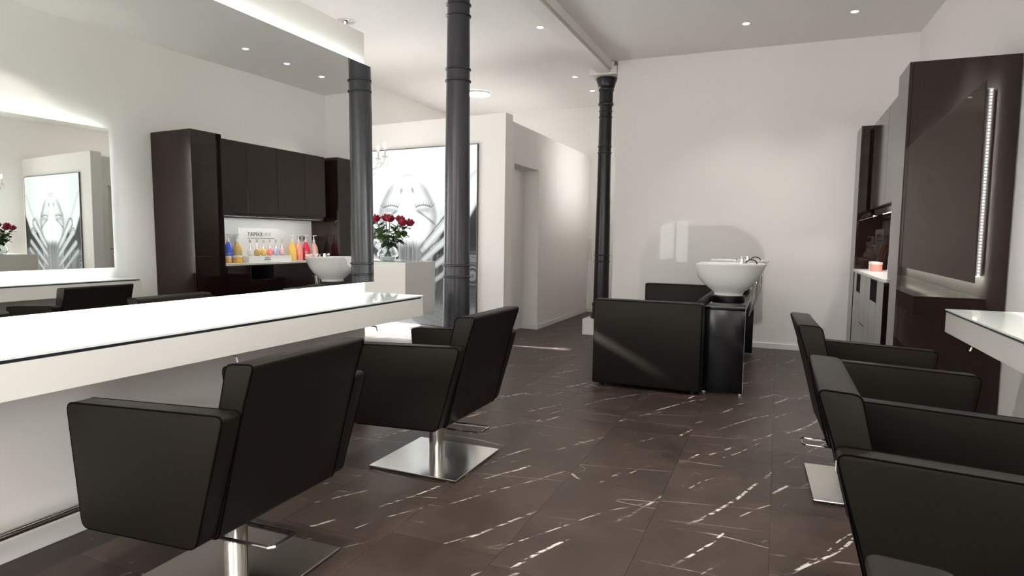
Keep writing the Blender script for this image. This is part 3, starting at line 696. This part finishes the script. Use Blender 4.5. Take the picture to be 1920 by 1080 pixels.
# switches on the far wall
def switch(y_, x, z, n, label):
    t = thing('switch_plate', label, 'switch', (x, 10.149, z), 0, 'switch plates on the far wall')
    for i in range(n):
        MB().box(-0.042, 0.042, -0.012, 0, i*0.088, i*0.088+0.083, 0.003, 1).build('switch', M['plasticw'], t, smooth=False)
switch(0, -2.565, 1.395, 1, 'single white switch on the far wall, top right of the black column')
switch(0, -2.585, 0.865, 4, 'four-gang white switch column right of the black column')
switch(0, -2.875, 0.865, 4, 'four-gang white switch column left of the black column')

# ------------------------------------------------------------------ glowing portrait
def sst(a, b, x):
    t = max(0.0, min(1.0, (x-a)/(b-a))); return t*t*(3-2*t)
def interp(tab, z):
    if z >= tab[0][0]: return tab[0][1]
    for (z0, v0), (z1, v1) in zip(tab, tab[1:]):
        if z >= z1: return v1+(v0-v1)*(z-z1)/(z0-z1)
    return tab[-1][1]
_r = random.Random(3); HT = [_r.random() for _ in range(4096)]
def vn(x):
    i = math.floor(x); f = x-i; f = f*f*(3-2*f); return HT[i % 4096]*(1-f)+HT[(i+1) % 4096]*f
def segd(px, py, ax, ay, bx, by):
    vx, vy = bx-ax, by-ay; t = max(0, min(1, ((px-ax)*vx+(py-ay)*vy)/(vx*vx+vy*vy)))
    return math.hypot(px-ax-t*vx, py-ay-t*vy), t
def portrait(X, Z):
    ax = abs(X); sg = 1 if X > 0 else -1
    v = 0.93 + 0.07*sst(0.9, 0.3, ax)
    # shadowed side of arms and hair
    xb = interp([(2.3, 1.25), (1.95, 1.08), (1.80, 0.98), (1.60, 0.72), (1.45, 0.60), (1.3, 0.52), (1.1, 0.42), (0.9, 0.34), (0.1, 0.34)], Z)
    dk = sst(xb-0.015, xb+0.05, ax)
    q = ax*0.9 + 0.55*(Z-0.9)**2*0.6
    st = 0.55*vn(q*46+sg*7)+0.45*vn(q*120+31+Z*1.2)
    swirl = 0.5*vn((math.hypot(ax-0.95, (Z-0.75)*0.9))*30+11)+0.5*vn((math.hypot(ax-0.95, (Z-0.75)*0.9))*75)
    hair = 0.10+0.28*st**2
    sw = sst(1.45, 1.15, Z)*sst(0.45, 0.7, ax)
    hair = hair*(1-sw) + sw*(0.10+0.75*swirl**2.2*sst(1.3, 1.0, Z)*(0.35+0.65*sst(0.05, 0.35, abs(Z-0.85)*-1+0.4)))
    v = v*(1-dk)+hair*dk
    # centre hair below the forehead
    hm = sst(1.20, 1.04, Z + 0.05*(vn(X*60)-0.5))*sst(0.40, 0.30, ax)
    hc = 0.20+0.42*(0.6*vn(X*55+2*Z)+0.4*vn(X*140))
    hc *= 1-0.35*sst(0.9, 0.4, Z)
    v = v*(1-hm)+hc*hm
    # soft face shading
    fo = interp([(2.02, 0.0), (1.96, 0.12), (1.80, 0.27), (1.60, 0.39), (1.45, 0.42), (1.30, 0.40), (1.12, 0.32), (0.9, 0.25)], Z)
    if 1.1 < Z < 2.02: v -= 0.13*math.exp(-((ax-fo)/0.04)**2)*sst(2.0, 1.7, Z)
    if Z < 2.0 and Z > 1.05:
        v -= 0.20*sst(fo-0.16, fo, ax)*sst(fo+0.05, fo, ax)*sst(1.95, 1.75, Z)
        v -= 0.10*math.exp(-(((ax-0.25)/0.13)**2+((Z-1.52)/0.06)**2))
        v -= 0.09*math.exp(-(((ax-0.13)/0.05)**2+((Z-1.66)/0.10)**2))
    if 1.0 < Z < 1.62: v -= 0.12*sst(fo-0.02, fo+0.10, ax)*sst(1.62, 1.50, Z)
    # neck / chin arc, nose, nostrils
    v -= 0.16*math.exp(-((Z-(1.972-2.4*ax*ax))/0.014)**2)*sst(0.15, 0.05, ax)
    v -= 0.10*math.exp(-((Z-(1.930-1.2*ax*ax))/0.022)**2)*sst(0.13, 0.04, ax)
    v -= 0.42*math.exp(-(((ax-0.080-0.25*max(0, 1.80-Z))/0.020)**2+((Z-1.782)/0.036)**2))
    v -= 0.05*math.exp(-((ax-0.075)/0.03)**2)*sst(1.50, 1.60, Z)*sst(1.82, 1.70, Z)
    # closed eyes with lashes
    ex = ax-0.245; ez = 1.575-1.9*ex*ex+0.02
    v -= 0.55*math.exp(-((Z-ez)/0.008)**2)*sst(0.13, 0.10, abs(ex))
    v -= 0.18*math.exp(-((Z-1.535)/0.03)**2)*sst(0.13, 0.05, abs(ex))
    lh = Z-ez; fan = ex/(1+lh*6.0)
    if 0 < lh < 0.075 and abs(fan) < 0.125: v -= 0.55*max(0, math.sin(fan*230))**2*(1-lh/0.075)
    # brows
    bz = 1.54-0.45*(ax-0.12)-0.9*max(0, ax-0.12)**2*0.6
    v -= 0.45*math.exp(-((Z-bz)/0.014)**2)*sst(0.11, 0.20, ax)*sst(0.46, 0.36, ax)
    # forearm running into the back of the hand
    d_, t = segd(ax, Z, 1.02, 1.86, 0.70, 1.36)
    m = sst(0.15, 0.11, d_)
    if m > 0: v = v*(1-m)+(0.96-0.30*(d_/0.15)**3)*m
    # fingers
    for k, (a0, a1, wd) in enumerate((((0.66, 1.46), (0.235, 1.04), 0.058), ((0.74, 1.30), (0.20, 0.88), 0.055), ((0.82, 1.12), (0.215, 0.72), 0.052), ((0.88, 0.98), (0.28, 0.58), 0.045))):
        d_, t = segd(ax, Z, a0[0], a0[1], a1[0], a1[1])
        wdt = wd*(1.12-0.35*t)
        m = sst(wdt, wdt*0.75, d_)
        if m > 0:
            lit = (0.95-0.09*k-0.42*(d_/wdt)**2)*(1-0.12*t)
            v = v*(1-m)+lit*m
            if t > 0.93: v -= 0.10*m
        elif d_ < wdt*1.35: v = min(v, 0.28+0.3*(d_-wdt)/(wdt*0.35))
    if Z < 0.50: v = v*(1-sst(0.5, 0.3, Z)) + (0.30+0.14*vn(X*240+Z*900))*sst(0.5, 0.3, Z)
    return max(0.03, min(1.0, v))
pz0, pz1, ps0, ps1 = 0.112, 2.291, -2.440, -0.365
po = thing('light_box', 'large glowing black-and-white portrait of an upturned face held by two hands', 'poster', tuple(pp((ps0+ps1)/2, -0.001, 0.112)), TH)
nx, nz = 230, 250
vs, fs, cols_ = [], [], []
W2 = (ps1-ps0)/2
for j in range(nz+1):
    z = pz0+(pz1-pz0)*j/nz
    for i in range(nx+1):
        X = -1+2*i/nx; vs.append((X*W2, -0.0215, z-pz0)); g_ = portrait(X, z); g_ = g_**1.9
        cols_ += [g_*0.95, g_*1.0, g_*0.99, 1.0]
for j in range(nz):
    for i in range(nx):
        a = j*(nx+1)+i; fs.append((a, a+1, a+nx+2, a+nx+1))
me = bpy.data.meshes.new('print'); me.from_pydata(vs, [], fs)
ca = me.color_attributes.new('tone', 'FLOAT_COLOR', 'POINT'); ca.data.foreach_set('color', cols_)
pm = bpy.data.materials.new('backlit_print'); pm.use_nodes = True
b_ = pm.node_tree.nodes['Principled BSDF']; at = pm.node_tree.nodes.new('ShaderNodeVertexColor'); at.layer_name = 'tone'
b_.inputs['Base Color'].default_value = (0.03, 0.03, 0.03, 1); b_.inputs['Roughness'].default_value = 0.6; b_.inputs['Specular IOR Level'].default_value = 0.12
pm.node_tree.links.new(at.outputs[0], b_.inputs['Emission Color']); b_.inputs['Emission Strength'].default_value = 0.70
me.materials.append(pm)
pr_ = bpy.data.objects.new('print', me); C.objects.link(pr_); pr_.parent = po
MB().box(-W2, W2, -0.021, 0, 0, pz1-pz0).build('light_case', M['board'], po, smooth=False)
fm = MB()
for (a, b, c, d) in ((-W2-0.008, -W2+0.002, -0.006, pz1-pz0+0.008), (W2-0.002, W2+0.008, -0.006, pz1-pz0+0.008)): fm.box(a, b, -0.024, 0, c, d)
fm.box(-W2, W2, -0.024, 0, pz1-pz0-0.002, pz1-pz0+0.008).box(-W2, W2, -0.024, 0, -0.006, 0.002)
fm.build('frame', M['frame'], po, smooth=False)

# ------------------------------------------------------------------ reception desk, vase, roses, chandelier
dk_ = thing('reception_desk', 'white block-shaped reception desk in front of the glowing portrait', 'desk', (-4.25, 5.87, 0))
MB().box(-0.73, 0.72, -0.31, 0.305, 0.35, 0.928, 0.002, 1).build('body', M['lacquer'], dk_, smooth=False)
MB().box(-0.73, 0.72, -0.31, 0.305, 0.9285, 0.936, 0.001, 1).build('glass_top', M['whiteglass'], dk_, smooth=False)
MB().box(-0.70, -0.60, -0.25, 0.25, 0.0, 0.349).build('support', M['lacquer'], dk_, smooth=False)
VX, VY, VZ = -3.915, 5.82, 0.9365
vt = thing('glass_vase', 'clear glass vase with roses on the white reception desk', 'vase', (VX, VY, VZ))
q = MB().lathe([(r_*1.22, z_*1.04) for r_, z_ in [(0.055, 0.0), (0.075, 0.008), (0.098, 0.05), (0.098, 0.08), (0.075, 0.125), (0.062, 0.15), (0.085, 0.19), (0.135, 0.225), (0.131, 0.226), (0.081, 0.194), (0.057, 0.15), (0.070, 0.125),
                (0.093, 0.08), (0.093, 0.05), (0.070, 0.014), (0.0, 0.012)]], n=32, cap=False)
q.build('vase_body', M['glass'], vt, fixn=True)
# roses: base positions measured as offsets across the view
vr = Vector((math.cos(YAW), -math.sin(YAW), 0)); vf = Vector((-vr.y, vr.x, 0))
ros = [(-0.195, 0.02, 0.415, 'far left'), (-0.125, -0.03, 0.455, 'second from left'), (-0.03, 0.03, 0.465, 'tall left-of-centre'), (0.03, -0.04, 0.455, 'tall centre'),
       (0.125, 0.03, 0.455, 'right-of-centre'), (0.165, -0.04, 0.415, 'lower right'), (0.235, 0.01, 0.415, 'far right')]
for i, (dx, dd, h, nm) in enumerate(ros):
    base = Vector((0, 0, 0.03)) - vr*dx*0.25
    top = vr*dx + vf*dd + Vector((0, 0, h))
    t = thing('red_rose', 'crimson rose in the glass vase, %s of the bunch' % nm, 'rose', (VX, VY, VZ), 0, 'roses in the vase')
    mid = base.lerp(top, 0.42); mid = Vector((mid.x*0.35, mid.y*0.35, 0.16))
    pts = []
    for k in range(9):
        u = k/8; pts.append(base*(1-u)**2 + mid*2*u*(1-u) + top*u*u)
    MB().tube(pts, 0.0048, 6).build('stem', M['stem'], t)
    r_ = random.Random(i+20); pet = MB()
    for layer, (n, rad, hh, tilt) in enumerate(((3, 0.022, 0.062, 0.15), (5, 0.036, 0.062, 0.45), (6, 0.049, 0.056, 0.9))):
        for k in range(n):
            a = 2*PI*(k+r_.random()*0.5)/n + layer
            g = []
            for v_ in range(4):
                row = []
                for u_ in range(5):
                    uu = (u_-2)/2; vv = v_/3
                    ww = rad*1.1*math.sin(PI*(0.2+0.62*vv))
                    rr = rad*(0.42+0.62*math.sin(PI*0.62*vv)) + tilt*0.006*vv*vv
                    aa = a+uu*ww/rad*0.75
                    row.append(pet.bm.verts.new(top+Vector((rr*math.cos(aa), rr*math.sin(aa), -0.034+(hh+0.012*(2-layer))*vv*(1-0.10*uu*uu)))))
                g.append(row)
            for A, B in zip(g, g[1:]):
                for u_ in range(4): pet.bm.faces.new((A[u_], A[u_+1], B[u_+1], B[u_]))
    pet.sphere(top+Vector((0, 0, 0.004)), 0.026, 10, 8, (1, 1, 1.1))
    pet.build('bloom', M['rose'], t, fixn=False)
    for k in range(11):
        u = 0.50+0.042*k; p = base*(1-u)**2 + mid*2*u*(1-u) + top*u*u
        a = r_.random()*6.28; dr = Vector((math.cos(a), math.sin(a), r_.uniform(-0.7, 0.2))).normalized(); sd = dr.cross(Vector((0, 0, 1))).normalized()
        lf = MB(); L = 0.085+0.03*r_.random(); wd = L*0.36
        rows = []
        for j, (uu, ww) in enumerate(((0, 0.05), (0.25, 0.8), (0.5, 1.0), (0.75, 0.7), (1.0, 0.03))):
            c0 = p+dr*(L*uu+0.01)+Vector((0, 0, -0.25*L*uu*uu)); rows.append([lf.bm.verts.new(c0+sd*wd*ww*e+Vector((0, 0, 0.006*abs(e)))) for e in (-1, 0, 1)])
        for A, B in zip(rows, rows[1:]):
            for e in (0, 1): lf.bm.faces.new((A[e], A[e+1], B[e+1], B[e]))
        lf.build('leaf', M['leaf'], t, fixn=False)

chd = thing('chandelier', 'crystal candle chandelier hanging above the reception desk', 'chandelier', (-4.22, 5.80, 2.02))
MB().lathe([(0.0, -0.16), (0.02, -0.14), (0.03, -0.10), (0.018, -0.06), (0.035, -0.02), (0.02, 0.03), (0.014, 0.14), (0.022, 0.2), (0.004, 0.22)], n=16, cap=False).tube([(0, 0, 0.2), (0, 0, CEIL-2.02)], 0.004, 6).build('stem', M['crystal'], chd)
cr_ = MB()
for k in range(6):
    a = k*PI/3+0.39; c_, s_ = math.cos(a), math.sin(a)
    arm = MB().tube([(0.02*c_, 0.02*s_, -0.05), (0.09*c_, 0.09*s_, -0.09), (0.18*c_, 0.18*s_, -0.06), (0.235*c_, 0.235*s_, 0.0), (0.235*c_, 0.235*s_, 0.05)], 0.006, 8).lathe([(0.012, 0.04), (0.034, 0.05), (0.036, 0.056), (0.01, 0.054)], cx=0.235*c_, cy=0.235*s_, n=14).build('arm', M['crystal'], chd)
    MB().lathe([(0.011, 0.056), (0.011, 0.135)], cx=0.235*c_, cy=0.235*s_, n=12).build('candle', M['candle'], arm)
    MB().lathe([(0.006, 0.135), (0.012, 0.15), (0.014, 0.168), (0.009, 0.19), (0.001, 0.208)], cx=0.235*c_, cy=0.235*s_, n=12).build('bulb', M['bulb'], arm)
    for j in range(5):
        aj = j*2*PI/5
        for z in (0.035, 0.012, -0.015, -0.035): cr_.sphere((0.235*c_+0.033*math.cos(aj), 0.235*s_+0.033*math.sin(aj), z), 0.007, 6, 4, (0.8, 0.8, 1.4))
    for j in range(9):
        u = (j+0.5)/9; a2 = a+u*PI/3
        rr = 0.235-0.03*math.sin(PI*u); cr_.sphere((rr*math.cos(a2), rr*math.sin(a2), 0.045-0.06*math.sin(PI*u)), 0.007, 6, 4)
        if j % 3 == 1: cr_.sphere((0.12*math.cos(a2), 0.12*math.sin(a2), -0.10-0.02*j % 0.05), 0.009, 6, 4, (0.8, 0.8, 1.6))
tag(cr_.build('crystal_drops', M['crystal'], chd), 'strings of small clear crystal drops', None, None, 'stuff')

# ------------------------------------------------------------------ ceiling lights
def downlight(x, y, label, watts, on=True):
    t = thing('downlight', label, 'ceiling light', (x, y, CEIL-0.001), 0, 'ceiling downlights')
    MB().lathe([(0.031, 0.0), (0.046, 0.0), (0.046, -0.004), (0.034, -0.006), (0.031, -0.003)], n=24, cap=False).build('ring', M['plasticw'], t)
    MB().lathe([(0.0, -0.003), (0.030, -0.003)], n=24, cap=False).build('lens', M['downlight'], t)
    l = bpy.data.lights.new('downlight_lamp', 'SPOT'); l.energy = watts; l.spot_size = R(95); l.spot_blend = 0.7; l.shadow_soft_size = 0.03; l.color = (1.0, 0.96, 0.90)
    lo = bpy.data.objects.new('downlight_lamp', l); C.objects.link(lo); lo.parent = t; lo.location = (0, 0, -0.02)
W = 22
downlight(0.75, 3.45, 'unseen fill downlight added above the far chair of the right row, beside the tall cabinet', 110)  # unseen lamp added to brighten the right shelf and chair tops
downlight(-1.2, 3.4, 'unseen fill downlight added above the second chair on the left', 60)  # another unseen lamp added as fill light
for x in (-1.2, 0.3):  # six unseen lamps added to light the room from above
    for y, nm in ((-1.6, 'behind the camera'), (0.2, 'straight above the camera'), (2.0, 'above the near chairs')): downlight(x, y, 'unseen fill downlight %s, added in the %s row' % (nm, 'left' if x < 0 else 'right'), 95)
downlight(0.545, 5.50, 'downlight above the first wall cabinet, seen first from the left in the mirror', W)
downlight(0.545, 6.14, 'downlight above the third wall cabinet, middle one of three in the mirror', W)
downlight(0.560, 6.79, 'downlight near the back wall, rightmost on the ceiling', W)
downlight(-0.387, 6.79, 'downlight on the ceiling above the wash basins', W)
downlight(-2.33, 6.19, 'downlight half hidden by the ceiling beam', 3)
downlight(-2.578, 8.19, 'downlight left of the black column capital, the higher one', 3)
downlight(-2.575, 9.035, 'downlight left of the black column capital, the lower one', 3)
rl = thing('round_ceiling_light', 'round white glowing ceiling light behind the grey column', 'ceiling light', (-4.2, 8.6, CEIL-0.001))
MB().lathe([(0.0, -0.035), (0.16, -0.035), (0.185, -0.028)], n=40, cap=False).build('diffuser', mat('opal_diffuser', (1, 1, 1), 0.5, emit=(1, 1, 1), es=5), rl)
MB().lathe([(0.186, -0.03), (0.195, -0.028), (0.195, 0.0)], n=40, cap=False).build('rim', M['plasticw'], rl)
sl = thing('ceiling_spot', 'small chrome ceiling spot fitting above the end of the left mirror wall', 'ceiling light', (-4.10, 5.35, CEIL-0.001))
MB().lathe([(0.03, 0), (0.095, 0), (0.095, -0.006), (0.06, -0.010), (0.04, -0.012)], n=28, cap=False).build('ring', M['chrome'], sl)
MB().lathe([(0.0, -0.035), (0.03, -0.032), (0.038, -0.006)], n=20, cap=False).build('lamp', M['chrome'], sl)
